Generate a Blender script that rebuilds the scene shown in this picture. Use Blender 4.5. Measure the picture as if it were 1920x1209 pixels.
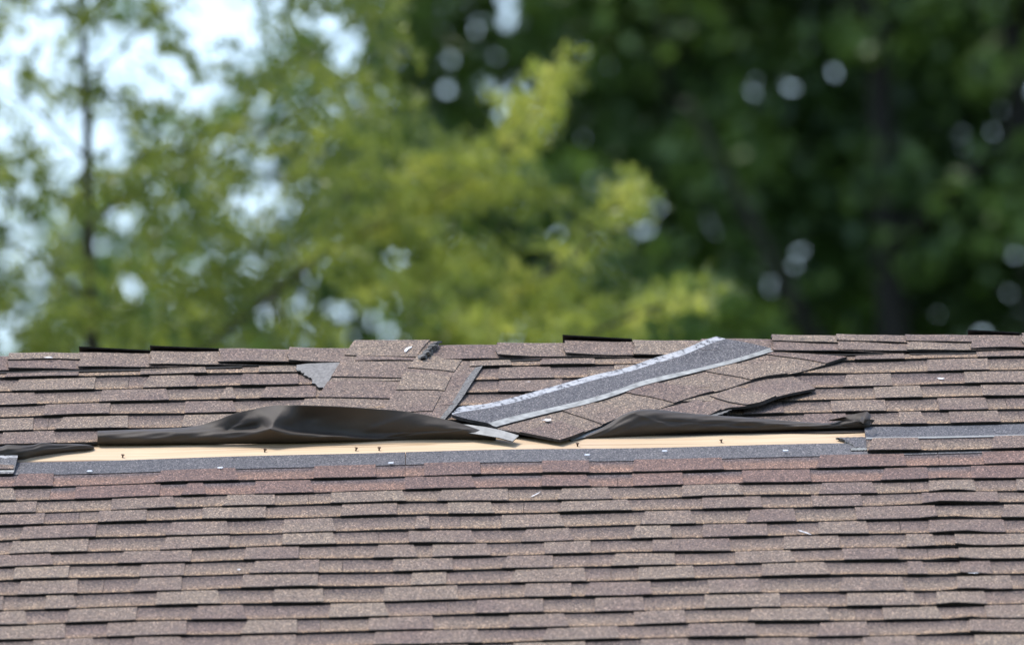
import bpy, math, random
import numpy as np
from mathutils import Vector

# ------------------------------------------------------------------ camera, sky, sun, exposure
random.seed(7)
rng = np.random.default_rng(11)
scn = bpy.context.scene
for o in list(bpy.data.objects):
    bpy.data.objects.remove(o)

D0 = 34.0                      # camera to ridge, metres
FPX = 895.0 * D0               # focal length in photo pixels (1920 wide)
ELEV = math.radians(7.6)       # elevation of the ridge seen from the camera
PITCH = ELEV + math.radians(10.5)   # roof pitch
YR, ZR = D0 * math.cos(ELEV), 1.6 + D0 * math.sin(ELEV)   # ridge of the deck
RY = 659.0
CAMA = ELEV + math.atan((RY - 604.5) / FPX)
ROLL = math.radians(1.18)
CAM = Vector((0, 0, 1.6))
FW = Vector((0, math.cos(CAMA), math.sin(CAMA)))
_U = Vector((0, -math.sin(CAMA), math.cos(CAMA)))
_X = Vector((1, 0, 0))
RT = _X * math.cos(ROLL) - _U * math.sin(ROLL)
UP = _X * math.sin(ROLL) + _U * math.cos(ROLL)

cd = bpy.data.cameras.new("camera")
cam = bpy.data.objects.new("camera", cd)
scn.collection.objects.link(cam)
from mathutils import Matrix
cam.matrix_world = Matrix(((RT.x, UP.x, -FW.x, CAM.x), (RT.y, UP.y, -FW.y, CAM.y), (RT.z, UP.z, -FW.z, CAM.z), (0, 0, 0, 1)))
cd.sensor_width = 36
cd.lens = FPX / 1920 * 36
cd.clip_start = 0.5
cd.clip_end = 6000
cd.dof.use_dof = True
cd.dof.focus_distance = D0 - 0.75
cd.dof.aperture_fstop = (cd.lens / 1000) / 0.066
scn.camera = cam

SUN_DIR = Vector((-0.32, 0.16, 1.0)).normalized()
world = bpy.data.worlds.new("World")
scn.world = world
world.use_nodes = True
wn, wl = world.node_tree.nodes, world.node_tree.links
bg = wn["Background"]
sky = wn.new("ShaderNodeTexSky")
sky.sky_type = 'NISHITA'
sky.sun_disc = False
sky.sun_elevation = math.asin(SUN_DIR.z)
sky.sun_rotation = math.atan2(SUN_DIR.x, SUN_DIR.y)
sky.altitude = 100
sky.air_density = 1.0
sky.dust_density = 1.7
sky.ozone_density = 0.4
wl.new(sky.outputs[0], bg.inputs[0])
bg.inputs[1].default_value = 0.14
sl = bpy.data.lights.new("sun", 'SUN')
sl.energy = 1.45
sl.angle = math.radians(16)
sl.color = (1.0, 0.96, 0.90)
so = bpy.data.objects.new("sun", sl)
so.rotation_euler = SUN_DIR.to_track_quat('Z', 'Y').to_euler()
so.location = (0, 0, 60)
scn.collection.objects.link(so)
scn.view_settings.view_transform = 'Standard'
scn.view_settings.look = 'None'
scn.view_settings.exposure = 1.14
scn.view_settings.gamma = 1.0
scn.view_settings.use_curve_mapping = False
scn.render.engine = 'CYCLES'
scn.cycles.use_denoising = True
scn.cycles.max_bounces = 8
scn.cycles.transparent_max_bounces = 8

# ------------------------------------------------------------------ geometry of the place
SD = Vector((0, -math.cos(PITCH), -math.sin(PITCH)))   # down the near slope
SN = Vector((0, -math.sin(PITCH), math.cos(PITCH)))    # its normal
FD = Vector((0, math.cos(PITCH), -math.sin(PITCH)))    # down the far slope
FN = Vector((0, math.sin(PITCH), math.cos(PITCH)))
RIDGE = Vector((0, YR, ZR))


def ray(px, py):
    return FW + RT * ((px - 960) / FPX) + UP * ((604.5 - py) / FPX)


def P(px, py, h=0.0):
    """point h above the roof plane that the photo shows at px, py"""
    d = ray(px, py)
    t = ((RIDGE - CAM).dot(SN) + h) / d.dot(SN)
    return CAM + d * t


def PW(px, py, y):
    d = ray(px, py)
    return CAM + d * (y / d.y)


def project(p):
    v = p - CAM
    w = v.dot(FW)
    return 960 + FPX * v.dot(RT) / w, 604.5 - FPX * v.dot(UP) / w


def us(p):
    q = p - RIDGE
    return q.x, q.dot(SD)


def roof(u, s, h=0.0):
    return Vector((u, YR, ZR)) + SD * s + SN * h


def sag(u, s=1.5):
    """the roof is not quite straight: slow sag and faint waves, metres"""
    return (0.0042 * (1 - ((u - 0.15) / 1.2) ** 2 if abs(u) < 2.6 else 0.0042 * (1 - 4.1)) + 0.0010 * math.sin(u * 5.1 + s * 2.0)
            + 0.0008 * math.sin(u * 11.3 + s * 5.0 + 1.0))


# ------------------------------------------------------------------ materials
def new_mat(name):
    m = bpy.data.materials.new(name)
    m.use_nodes = True
    nt = m.node_tree
    b = nt.nodes["Principled BSDF"]
    return m, nt, nt.nodes, nt.links, b


def ramp(N, stops, interp='LINEAR'):
    r = N.new("ShaderNodeValToRGB")
    cr = r.color_ramp
    cr.interpolation = interp
    while len(cr.elements) < len(stops):
        cr.elements.new(0.5)
    for e, (p, c) in zip(cr.elements, stops):
        e.position = p
        e.color = (*c, 1)
    return r


def mixc(N, L, fac, a, b, mode='MIX'):
    m = N.new("ShaderNodeMix")
    m.data_type = 'RGBA'
    m.blend_type = mode
    for sock, v in ((m.inputs[0], fac), (m.inputs[6], a), (m.inputs[7], b)):
        if isinstance(v, (int, float)):
            sock.default_value = v
        elif isinstance(v, tuple):
            sock.default_value = (*v, 1)
        else:
            L.new(v, sock)
    return m.outputs[2]


def mrange(N, L, val, a, b, c, d, smooth=False):
    m = N.new("ShaderNodeMapRange")
    if smooth:
        m.interpolation_type = 'SMOOTHSTEP'
    L.new(val, m.inputs[0])
    for i, v in enumerate((a, b, c, d)):
        m.inputs[i + 1].default_value = v
    return m.outputs[0]


def granules(name, colA, colB, specks, band=None, seal=None, vary=0.5, base_tan=None, dens=1.0):
    """asphalt shingle face: mineral granules; UV is metres (along, up from the butt)"""
    m, nt, N, L, b = new_mat(name)
    tc = N.new("ShaderNodeTexCoord")
    mp = N.new("ShaderNodeMapping")
    mp.inputs['Scale'].default_value = (460, 190, 190)
    L.new(tc.outputs['Object'], mp.inputs[0])
    vo = N.new("ShaderNodeTexVoronoi")
    vo.inputs['Scale'].default_value = 1.0
    L.new(mp.outputs[0], vo.inputs['Vector'])
    sp = N.new("ShaderNodeSeparateColor")
    L.new(vo.outputs['Color'], sp.inputs[0])
    oi = N.new("ShaderNodeObjectInfo")
    tone = mrange(N, L, oi.outputs['Random'], 0.0, 1.0, 0.5 - vary, 0.5 + vary)
    # slow blotches of wear
    mp2 = N.new("ShaderNodeMapping")
    mp2.inputs['Scale'].default_value = (9, 4, 4)
    L.new(tc.outputs['Object'], mp2.inputs[0])
    no = N.new("ShaderNodeTexNoise")
    no.inputs['Scale'].default_value = 1.0
    no.inputs['Detail'].default_value = 4
    L.new(mp2.outputs[0], no.inputs['Vector'])
    ad = N.new("ShaderNodeMath")
    ad.operation = 'ADD'
    ad.use_clamp = True
    L.new(tone, ad.inputs[0])
    L.new(mrange(N, L, no.outputs['Fac'], 0.3, 0.7, -0.30, 0.30), ad.inputs[1])
    base = mixc(N, L, ad.outputs[0], colA, colB)
    sr = ramp(N, specks, 'CONSTANT')
    L.new(sp.outputs[0], sr.inputs[0])
    # wear gathers the granules, so the speckle is stronger in places
    amt = mrange(N, L, sp.outputs[1], 0, 1, 0.55 * dens, 1.0 * dens)
    col = mixc(N, L, amt, base, sr.outputs[0], 'MULTIPLY')
    uv = N.new("ShaderNodeUVMap")
    su = N.new("ShaderNodeSeparateXYZ")
    L.new(uv.outputs[0], su.inputs[0])
    if base_tan:
        f = mrange(N, L, su.outputs['Y'], 0.004, 0.05, 0.55, 0.0, True)
        col = mixc(N, L, f, col, mixc(N, L, 1.0, base_tan, sr.outputs[0], 'MULTIPLY'))
    if band:
        wob = N.new("ShaderNodeMath")
        wob.operation = 'MULTIPLY_ADD'
        L.new(no.outputs['Fac'], wob.inputs[0])
        wob.inputs[1].default_value = 0.05
        L.new(su.outputs['Y'], wob.inputs[2])
        f = mrange(N, L, wob.outputs[0], 0.075, 0.165, 0.0, 0.85, True)
        col = mixc(N, L, f, col, mixc(N, L, 1.0, band, sr.outputs[0], 'MULTIPLY'))
    if seal:
        for lo, hi, c in seal:
            fa = mrange(N, L, su.outputs['Y'], lo - 0.003, lo + 0.003, 0, 1)
            fb = mrange(N, L, su.outputs['Y'], hi - 0.003, hi + 0.003, 1, 0)
            mu = N.new("ShaderNodeMath")
            mu.operation = 'MULTIPLY'
            L.new(fa, mu.inputs[0])
            L.new(fb, mu.inputs[1])
            col = mixc(N, L, mu.outputs[0], col, c)
    L.new(col, b.inputs['Base Color'])
    b.inputs['Roughness'].default_value = 0.92
    b.inputs['Specular IOR Level'].default_value = 0.35
    bu = N.new("ShaderNodeBump")
    bu.inputs['Strength'].default_value = 0.5
    bu.inputs['Distance'].default_value = 0.0012
    L.new(sp.outputs[2], bu.inputs['Height'])
    L.new(bu.outputs[0], b.inputs['Normal'])
    return m


def plain(name, col, rough=0.8, noise=None, bump=0.0, scale=(40, 40, 40), metal=0.0):
    m, nt, N, L, b = new_mat(name)
    b.inputs['Roughness'].default_value = rough
    b.inputs['Metallic'].default_value = metal
    b.inputs['Specular IOR Level'].default_value = 0.3
    if noise:
        tc = N.new("ShaderNodeTexCoord")
        mp = N.new("ShaderNodeMapping")
        mp.inputs['Scale'].default_value = scale
        L.new(tc.outputs['Object'], mp.inputs[0])
        no = N.new("ShaderNodeTexNoise")
        no.inputs['Scale'].default_value = 1
        no.inputs['Detail'].default_value = 5
        L.new(mp.outputs[0], no.inputs['Vector'])
        r = ramp(N, [(0.3, col), (0.7, noise)])
        L.new(no.outputs['Fac'], r.inputs[0])
        L.new(r.outputs[0], b.inputs['Base Color'])
        if bump:
            bu = N.new("ShaderNodeBump")
            bu.inputs['Strength'].default_value = 0.6
            bu.inputs['Distance'].default_value = bump
            L.new(no.outputs['Fac'], bu.inputs['Height'])
            L.new(bu.outputs[0], b.inputs['Normal'])
    else:
        b.inputs['Base Color'].default_value = (*col, 1)
    return m


SPECK = [(0.0, (0.30, 0.26, 0.27)), (0.20, (0.72, 0.66, 0.66)), (0.48, (1.0, 0.97, 0.95)), (0.72, (1.35, 1.22, 1.08)), (0.86, (2.1, 1.85, 1.55)), (0.95, (3.0, 2.8, 2.6))]
SPECKG = [(0.0, (0.35, 0.37, 0.42)), (0.25, (0.8, 0.82, 0.9)), (0.55, (1.1, 1.1, 1.1)), (0.80, (1.6, 1.55, 1.5)), (0.94, (2.6, 2.5, 2.4))]
MAUVE, TAN = (0.150, 0.111, 0.095), (0.212, 0.171, 0.131)
M_STRIP = granules("weathered granules, backing strip", (0.150, 0.112, 0.095), (0.200, 0.157, 0.119), SPECK, band=(0.068, 0.053, 0.050), base_tan=(0.27, 0.19, 0.115), vary=0.45)
M_TAB = granules("weathered granules, raised tab", MAUVE, TAN, SPECK, vary=0.42)
M_RSTRIP = granules("fresh red granules, backing strip", (0.146, 0.098, 0.082), (0.215, 0.136, 0.100), SPECK, band=(0.066, 0.062, 0.070), vary=0.4)
M_RTAB = granules("fresh red granules, raised tab", (0.140, 0.096, 0.083), (0.165, 0.108, 0.089), SPECK, vary=0.5)
M_HEAD = granules("blue grey headlap granules", (0.096, 0.092, 0.094), (0.125, 0.119, 0.118), SPECKG, vary=0.3)
M_HEADSEAL = granules("headlap granules with sealant line", (0.092, 0.090, 0.094), (0.112, 0.108, 0.110), SPECKG, seal=[(0.140, 0.156, (0.33, 0.33, 0.31))], vary=0.3)
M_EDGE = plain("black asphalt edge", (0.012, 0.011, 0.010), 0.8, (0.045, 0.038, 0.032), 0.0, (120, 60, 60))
M_TORN = plain("torn asphalt with glass fibre", (0.035, 0.033, 0.032), 0.9, (0.26, 0.25, 0.23), 0.001, (260, 120, 120))
M_UNDER = plain("sanded grey shingle underside", (0.15, 0.142, 0.13), 0.9, (0.27, 0.255, 0.235), 0.0006, (160, 70, 70))
M_PALE = plain("pale brown felt edge strip", (0.27, 0.26, 0.235), 0.8, (0.40, 0.385, 0.35), 0.0, (70, 30, 30))
M_SEAL = plain("light grey sealant line", (0.19, 0.19, 0.175), 0.75, (0.42, 0.42, 0.39), 0.0005, (60, 35, 35))
M_NAILM = plain("rusty nail steel", (0.10, 0.055, 0.03), 0.6, (0.03, 0.02, 0.015), 0.0, (200, 200, 200), 0.4)
M_ZINC = plain("bright galvanised nail head", (0.75, 0.77, 0.8), 0.35)
M_CHALK = plain("white scuffed granules", (0.55, 0.53, 0.52), 0.9, (0.80, 0.80, 0.80), 0.0, (200, 80, 80))

# adhesive release strip, white and flaking
M_WHITE, _nt, N, L, _b = new_mat("flaking white adhesive strip")
tc = N.new("ShaderNodeTexCoord"); mp = N.new("ShaderNodeMapping"); mp.inputs['Scale'].default_value = (55, 28, 28)
L.new(tc.outputs['Object'], mp.inputs[0])
no = N.new("ShaderNodeTexNoise"); no.inputs['Scale'].default_value = 1.6; no.inputs['Detail'].default_value = 6; no.inputs['Roughness'].default_value = 0.65
L.new(mp.outputs[0], no.inputs['Vector'])
r = ramp(N, [(0.0, (0.03, 0.03, 0.035)), (0.40, (0.06, 0.06, 0.065)), (0.455, (0.30, 0.30, 0.30)), (0.6, (0.46, 0.46, 0.46))])
L.new(no.outputs['Fac'], r.inputs[0]); L.new(r.outputs[0], _b.inputs['Base Color']); _b.inputs['Roughness'].default_value = 0.6

# black felt underlayment
M_FELT, _nt, N, L, _b = new_mat("dark brown roofing felt")
tc = N.new("ShaderNodeTexCoord")
no = N.new("ShaderNodeTexNoise"); no.inputs['Scale'].default_value = 9; no.inputs['Detail'].default_value = 6
L.new(tc.outputs['Object'], no.inputs['Vector'])
r = ramp(N, [(0.3, (0.040, 0.032, 0.026)), (0.7, (0.068, 0.055, 0.043))])
L.new(no.outputs['Fac'], r.inputs[0]); L.new(r.outputs[0], _b.inputs['Base Color'])
_b.inputs['Roughness'].default_value = 0.62; _b.inputs['Specular IOR Level'].default_value = 0.25
_b.inputs['Sheen Weight'].default_value = 0.0
no2 = N.new("ShaderNodeTexNoise"); no2.inputs['Scale'].default_value = 35; no2.inputs['Detail'].default_value = 4
L.new(tc.outputs['Object'], no2.inputs['Vector'])
bu = N.new("ShaderNodeBump"); bu.inputs['Strength'].default_value = 0.35; bu.inputs['Distance'].default_value = 0.004
L.new(no2.outputs['Fac'], bu.inputs['Height']); L.new(bu.outputs[0], _b.inputs['Normal'])

# pine decking
M_WOOD, _nt, N, L, _b = new_mat("fresh pine decking")
tc = N.new("ShaderNodeTexCoord"); mp = N.new("ShaderNodeMapping"); mp.inputs['Scale'].default_value = (1.3, 26, 26)
L.new(tc.outputs['Object'], mp.inputs[0])
no = N.new("ShaderNodeTexNoise"); no.inputs['Scale'].default_value = 1.5; no.inputs['Detail'].default_value = 5; no.inputs['Distortion'].default_value = 0.6
L.new(mp.outputs[0], no.inputs['Vector'])
r = ramp(N, [(0.33, (0.28, 0.17, 0.09)), (0.43, (0.48, 0.33, 0.18)), (0.50, (0.68, 0.51, 0.32)), (0.60, (0.60, 0.43, 0.25)), ])
L.new(no.outputs['Fac'], r.inputs[0])
no3 = N.new("ShaderNodeTexNoise"); no3.inputs['Scale'].default_value = 3; no3.inputs['Detail'].default_value = 3
L.new(tc.outputs['Object'], no3.inputs['Vector'])
col = mixc(N, L, mrange(N, L, no3.outputs['Fac'], 0.45, 0.7, 0, 0.45), r.outputs[0], (0.46, 0.31, 0.19))
L.new(col, _b.inputs['Base Color']); _b.inputs['Roughness'].default_value = 0.7


def leafmat(name, cols, scale, trans=0.35):
    m, nt, N, L, b = new_mat(name)
    geo = N.new("ShaderNodeNewGeometry")
    tc = N.new("ShaderNodeTexCoord")
    no = N.new("ShaderNodeTexNoise"); no.inputs['Scale'].default_value = scale; no.inputs['Detail'].default_value = 3
    L.new(tc.outputs['Object'], no.inputs['Vector'])
    at = N.new("ShaderNodeAttribute"); at.attribute_name = "leaf_tone"
    ad = N.new("ShaderNodeMath"); ad.operation = 'MULTIPLY_ADD'
    L.new(at.outputs['Fac'], ad.inputs[0]); ad.inputs[1].default_value = 0.45
    L.new(mrange(N, L, no.outputs['Fac'], 0.3, 0.7, 0.0, 0.55), ad.inputs[2])
    k = len(cols) - 1
    r = ramp(N, [(i / k, c) for i, c in enumerate(cols)])
    L.new(ad.outputs[0], r.inputs[0])
    L.new(r.outputs[0], b.inputs['Base Color'])
    b.inputs['Roughness'].default_value = 0.34
    b.inputs['Specular IOR Level'].default_value = 0.6
    tr = N.new("ShaderNodeBsdfTranslucent")
    L.new(mixc(N, L, 1.0, r.outputs[0], (1.35, 1.45, 0.9), 'MULTIPLY'), tr.inputs[0])
    mx = N.new("ShaderNodeMixShader"); mx.inputs[0].default_value = trans
    L.new(b.outputs[0], mx.inputs[1]); L.new(tr.outputs[0], mx.inputs[2])
    L.new(mx.outputs[0], nt.nodes["Material Output"].inputs[0])
    return m


M_LEAFN = leafmat("light feathery leaves", [(0.045, 0.075, 0.028), (0.17, 0.205, 0.058), (0.38, 0.39, 0.095), (0.70, 0.62, 0.19)], 2.2, 0.55)
M_LEAFF = leafmat("dark broad leaves", [(0.024, 0.046, 0.018), (0.060, 0.112, 0.034), (0.15, 0.235, 0.055), (0.29, 0.39, 0.09)], 0.5, 0.4)
M_LEAFM = leafmat("mid green broad leaves", [(0.035, 0.055, 0.022), (0.09, 0.135, 0.045), (0.21, 0.27, 0.080), (0.40, 0.42, 0.14)], 0.5, 0.45)
M_BARK = plain("dark bark", (0.012, 0.011, 0.009), 0.9, (0.032, 0.028, 0.023), 0.004, (8, 8, 2))
M_BARKL = plain("grey brown bark", (0.05, 0.042, 0.030), 0.9, (0.10, 0.085, 0.06), 0.003, (12, 12, 3))
M_GRASS = plain("mown grass", (0.035, 0.06, 0.018), 0.95, (0.07, 0.10, 0.03), 0.0, (3, 3, 3))
M_SIDING = plain("cream painted siding", (0.55, 0.52, 0.45), 0.6, (0.50, 0.47, 0.41), 0.0, (5, 5, 5))
M_FASCIA = plain("white painted fascia", (0.75, 0.75, 0.73), 0.5)


# ------------------------------------------------------------------ builders
def link(o, parent=None):
    scn.collection.objects.link(o)
    if parent is not None:
        o.parent = parent
    return o


def tag(o, label=None, cat=None, group=None, kind=None):
    if label: o["label"] = label
    if cat: o["category"] = cat
    if group: o["group"] = group
    if kind: o["kind"] = kind
    return o


def empty(name, loc):
    e = bpy.data.objects.new(name, None)
    e.location = loc
    e.empty_display_size = 0.1
    return link(e)


def origin(parent):
    """world position of the frame a child's vertices are written in"""
    v = Vector((0, 0, 0))
    while parent is not None:
        v = v + Vector(parent.location)
        parent = parent.parent
    return v


def mesh(name, verts, faces, mats, idx=None, uvs=None, parent=None, smooth=False, loc=None):
    me = bpy.data.meshes.new(name)
    off = origin(parent)
    if loc is not None:
        off = off + Vector(loc)
    me.from_pydata([tuple(Vector(v) - off) for v in verts], [], faces)
    for m in (mats if isinstance(mats, (list, tuple)) else [mats]):
        me.materials.append(m)
    if idx is not None:
        me.polygons.foreach_set("material_index", idx)
    if uvs is not None:
        ul = me.uv_layers.new(name="UVMap")
        li = [0] * len(me.loops)
        me.loops.foreach_get("vertex_index", li)
        flat = []
        for v in li:
            flat += list(uvs[v])
        ul.data.foreach_set("uv", flat)
    if smooth:
        me.polygons.foreach_set("use_smooth", [True] * len(me.polygons))
    me.update()
    o = bpy.data.objects.new(name, me)
    if loc is not None:
        o.location = loc
    return link(o, parent)


def slab_data(grid, uv, down):
    """grid[i][j] top points, uv[i][j]; down(i, j) -> offset of the lower face. top faces idx 0, others idx 1"""
    ni, nj = len(grid), len(grid[0])
    V, UV, F, I = [], [], [], []
    for i in range(ni):
        for j in range(nj):
            V.append(grid[i][j]); UV.append(uv[i][j])
    for i in range(ni):
        for j in range(nj):
            V.append(grid[i][j] + down(i, j)); UV.append(uv[i][j])
    B = ni * nj
    t = lambda i, j: i * nj + j
    for i in range(ni - 1):
        for j in range(nj - 1):
            F.append((t(i, j), t(i + 1, j), t(i + 1, j + 1), t(i, j + 1))); I.append(0)
            F.append((B + t(i, j), B + t(i, j + 1), B + t(i + 1, j + 1), B + t(i + 1, j))); I.append(1)
    for i in range(ni - 1):
        F.append((t(i, 0), B + t(i, 0), B + t(i + 1, 0), t(i + 1, 0))); I.append(1)
        F.append((t(i, nj - 1), t(i + 1, nj - 1), B + t(i + 1, nj - 1), B + t(i, nj - 1))); I.append(1)
    for j in range(nj - 1):
        F.append((t(0, j), t(0, j + 1), B + t(0, j + 1), B + t(0, j))); I.append(1)
        F.append((t(ni - 1, j), B + t(ni - 1, j), B + t(ni - 1, j + 1), t(ni - 1, j + 1))); I.append(1)
    return V, F, I, UV


def slab(name, grid, uv, thick, mats, parent, down=None, smooth=False, mat_of=None, sides=None):
    d = down or (lambda i, j: SN * (-thick))
    V, F, I, UV = slab_data(grid, uv, d)
    if sides:      # material slots of the four rims: first row, last row, first column, last column
        ni_, nj_ = len(grid), len(grid[0])
        q = 2 * (ni_ - 1) * (nj_ - 1)
        for i in range(ni_ - 1):
            I[q] = sides[2]; I[q + 1] = sides[3]; q += 2
        for j in range(nj_ - 1):
            I[q] = sides[0]; I[q + 1] = sides[1]; q += 2
    if mat_of:
        nj = len(grid[0])
        q = 0
        for i in range(len(grid) - 1):
            for j in range(nj - 1):
                I[q] = mat_of(i, j)
                q += 2
    return mesh(name, V, F, mats, I, UV, parent, smooth)


def tube(pts, radii, sides=7):
    V, F = [], []
    for k, (p, r) in enumerate(zip(pts, radii)):
        a = Vector(pts[max(k - 1, 0)]); b = Vector(pts[min(k + 1, len(pts) - 1)])
        t = (b - a).normalized()
        x = t.cross(Vector((0.3, 1, 0.1))).normalized(); y = t.cross(x)
        for s in range(sides):
            an = 2 * math.pi * s / sides
            V.append(Vector(p) + x * (r * math.cos(an)) + y * (r * math.sin(an)))
    for k in range(len(pts) - 1):
        for s in range(sides):
            s2 = (s + 1) % sides
            F.append((k * sides + s, k * sides + s2, (k + 1) * sides + s2, (k + 1) * sides + s))
    F.append(tuple(range(sides))[::-1])
    F.append(tuple((len(pts) - 1) * sides + s for s in range(sides)))
    return V, F


# ------------------------------------------------------------------ ground
mesh("ground", [(-3000, -600, 0), (3000, -600, 0), (3000, 5000, 0), (-3000, 5000, 0)], [(0, 1, 2, 3)], M_GRASS)
tag(bpy.data.objects["ground"], kind="structure")

# ------------------------------------------------------------------ house: body
HX0, HX1, SL = -6.5, 6.5, 5.2
house = empty("house", (0, YR, 0))
tag(house, "house with a brown asphalt shingle roof whose upper slope has a strip torn off", "house")


def box(name, x0, x1, y0, y1, z0, z1, m, parent, bev=0):
    V = [(x, y, z) for x in (x0, x1) for y in (y0, y1) for z in (z0, z1)]
    F = [(0, 1, 3, 2), (4, 6, 7, 5), (0, 4, 5, 1), (2, 3, 7, 6), (0, 2, 6, 4), (1, 5, 7, 3)]
    return mesh(name, V, F, m, None, None, parent)


ye = SL * math.cos(PITCH)
ze = ZR - SL * math.sin(PITCH)
zw = ze + 0.10
yw = ye - 0.5
V, F = [], []
for x in (HX0 + 0.4, HX1 - 0.4):   # walls with gables
    b0 = len(V)
    zz = lambda yy: ZR - 0.20 - abs(yy) * math.tan(PITCH)
    V += [(x, YR - yw, 0), (x, YR + yw, 0), (x, YR + yw, zz(yw)), (x, YR, zz(0)), (x, YR - yw, zz(yw))]
    F.append((b0, b0 + 1, b0 + 2, b0 + 3, b0 + 4))
F += [(0, 5, 9, 4), (1, 2, 7, 6)]
mesh("wall", V, F, M_SIDING, None, None, house)


def rbox(name, u0, u1, s0, s1, h0, h1, m, parent, far=False):
    dd, nn = (FD, FN) if far else (SD, SN)
    V = [RIDGE + Vector((u, 0, 0)) + dd * s + nn * h for u in (u0, u1) for s in (s0, s1) for h in (h0, h1)]
    F = [(0, 1, 3, 2), (4, 6, 7, 5), (0, 4, 5, 1), (2, 3, 7, 6), (0, 2, 6, 4), (1, 5, 7, 3)]
    return mesh(name, V, F, m, None, None, parent)


rbox("roof_deck", HX0, HX1, 0.004, SL, -0.09, -0.022, M_WOOD, house)
rbox("roof_deck", HX0, HX1, 0.004, SL, -0.09, -0.002, M_WOOD, house, True)
mf = rbox("far_roof_slope", HX0 - 0.05, HX1 + 0.05, 0.004, SL + 0.03, 0.0, 0.009, [M_TAB], house, True)
rbox("fascia", HX0, HX1, SL, SL + 0.025, -0.22, 0.0, M_FASCIA, house)
# decking boards down the near slope, each about 14 cm; the torn strip bares them
us0 = us(P(960, 838, 0))[1]
sb = us0 + 0.062
k = 0
bounds = [0.004]
s_ = sb
while s_ > 0.2:
    s_ -= 0.286
bounds_s = []
while s_ < SL:
    bounds_s.append(s_)
    s_ += 0.286
for a, c in zip(bounds_s[:-1], bounds_s[1:]):
    a2 = max(a, 0.006)
    ni = 40
    vis = abs((a + c) / 2 - us0) < 0.4
    if vis:
        grid = [[roof(-2.4 + 4.8 * i / ni, q, sag(-2.4 + 4.8 * i / ni, q) + 0.0 - (0.0015 if j in (0, 2) else 0)) for j, q in enumerate((a2 + 0.0015, a2 + 0.006, c - 0.006, c - 0.0015)[:4])] for i in range(ni + 1)]
        grid = [[roof(u, q, sag(u, q) - (0.0015 if j in (0, 3) else 0)) for j, q in enumerate((a2 + 0.0015, a2 + 0.005, c - 0.005, c - 0.0015))] for u in [-2.4 + 4.8 * i / ni for i in range(ni + 1)]]
        uv = [[(0, 0)] * 4 for _ in grid]
        slab("decking_board", grid, uv, 0.018, [M_WOOD, M_WOOD], house)

n_ = 50
g_ = []
for i in range(n_ + 1):
    px_ = 172 + (1640 - 172) * i / n_
    yb = 829 - 0.0150 * (px_ - 500) + 1.3 * math.sin(px_ * 0.021)
    a_ = P(px_, yb, 0.002); b_ = P(px_, yb - 20, 0.002); c_ = P(px_, yb - 105, 0.001)
    g_.append([p + SN * sag(*us(p)) for p in (a_, b_, c_)])
slab("underlayment", g_, [[(0, 0)] * 3] * (n_ + 1), 0.001, [M_FELT, M_FELT], house)

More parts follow.
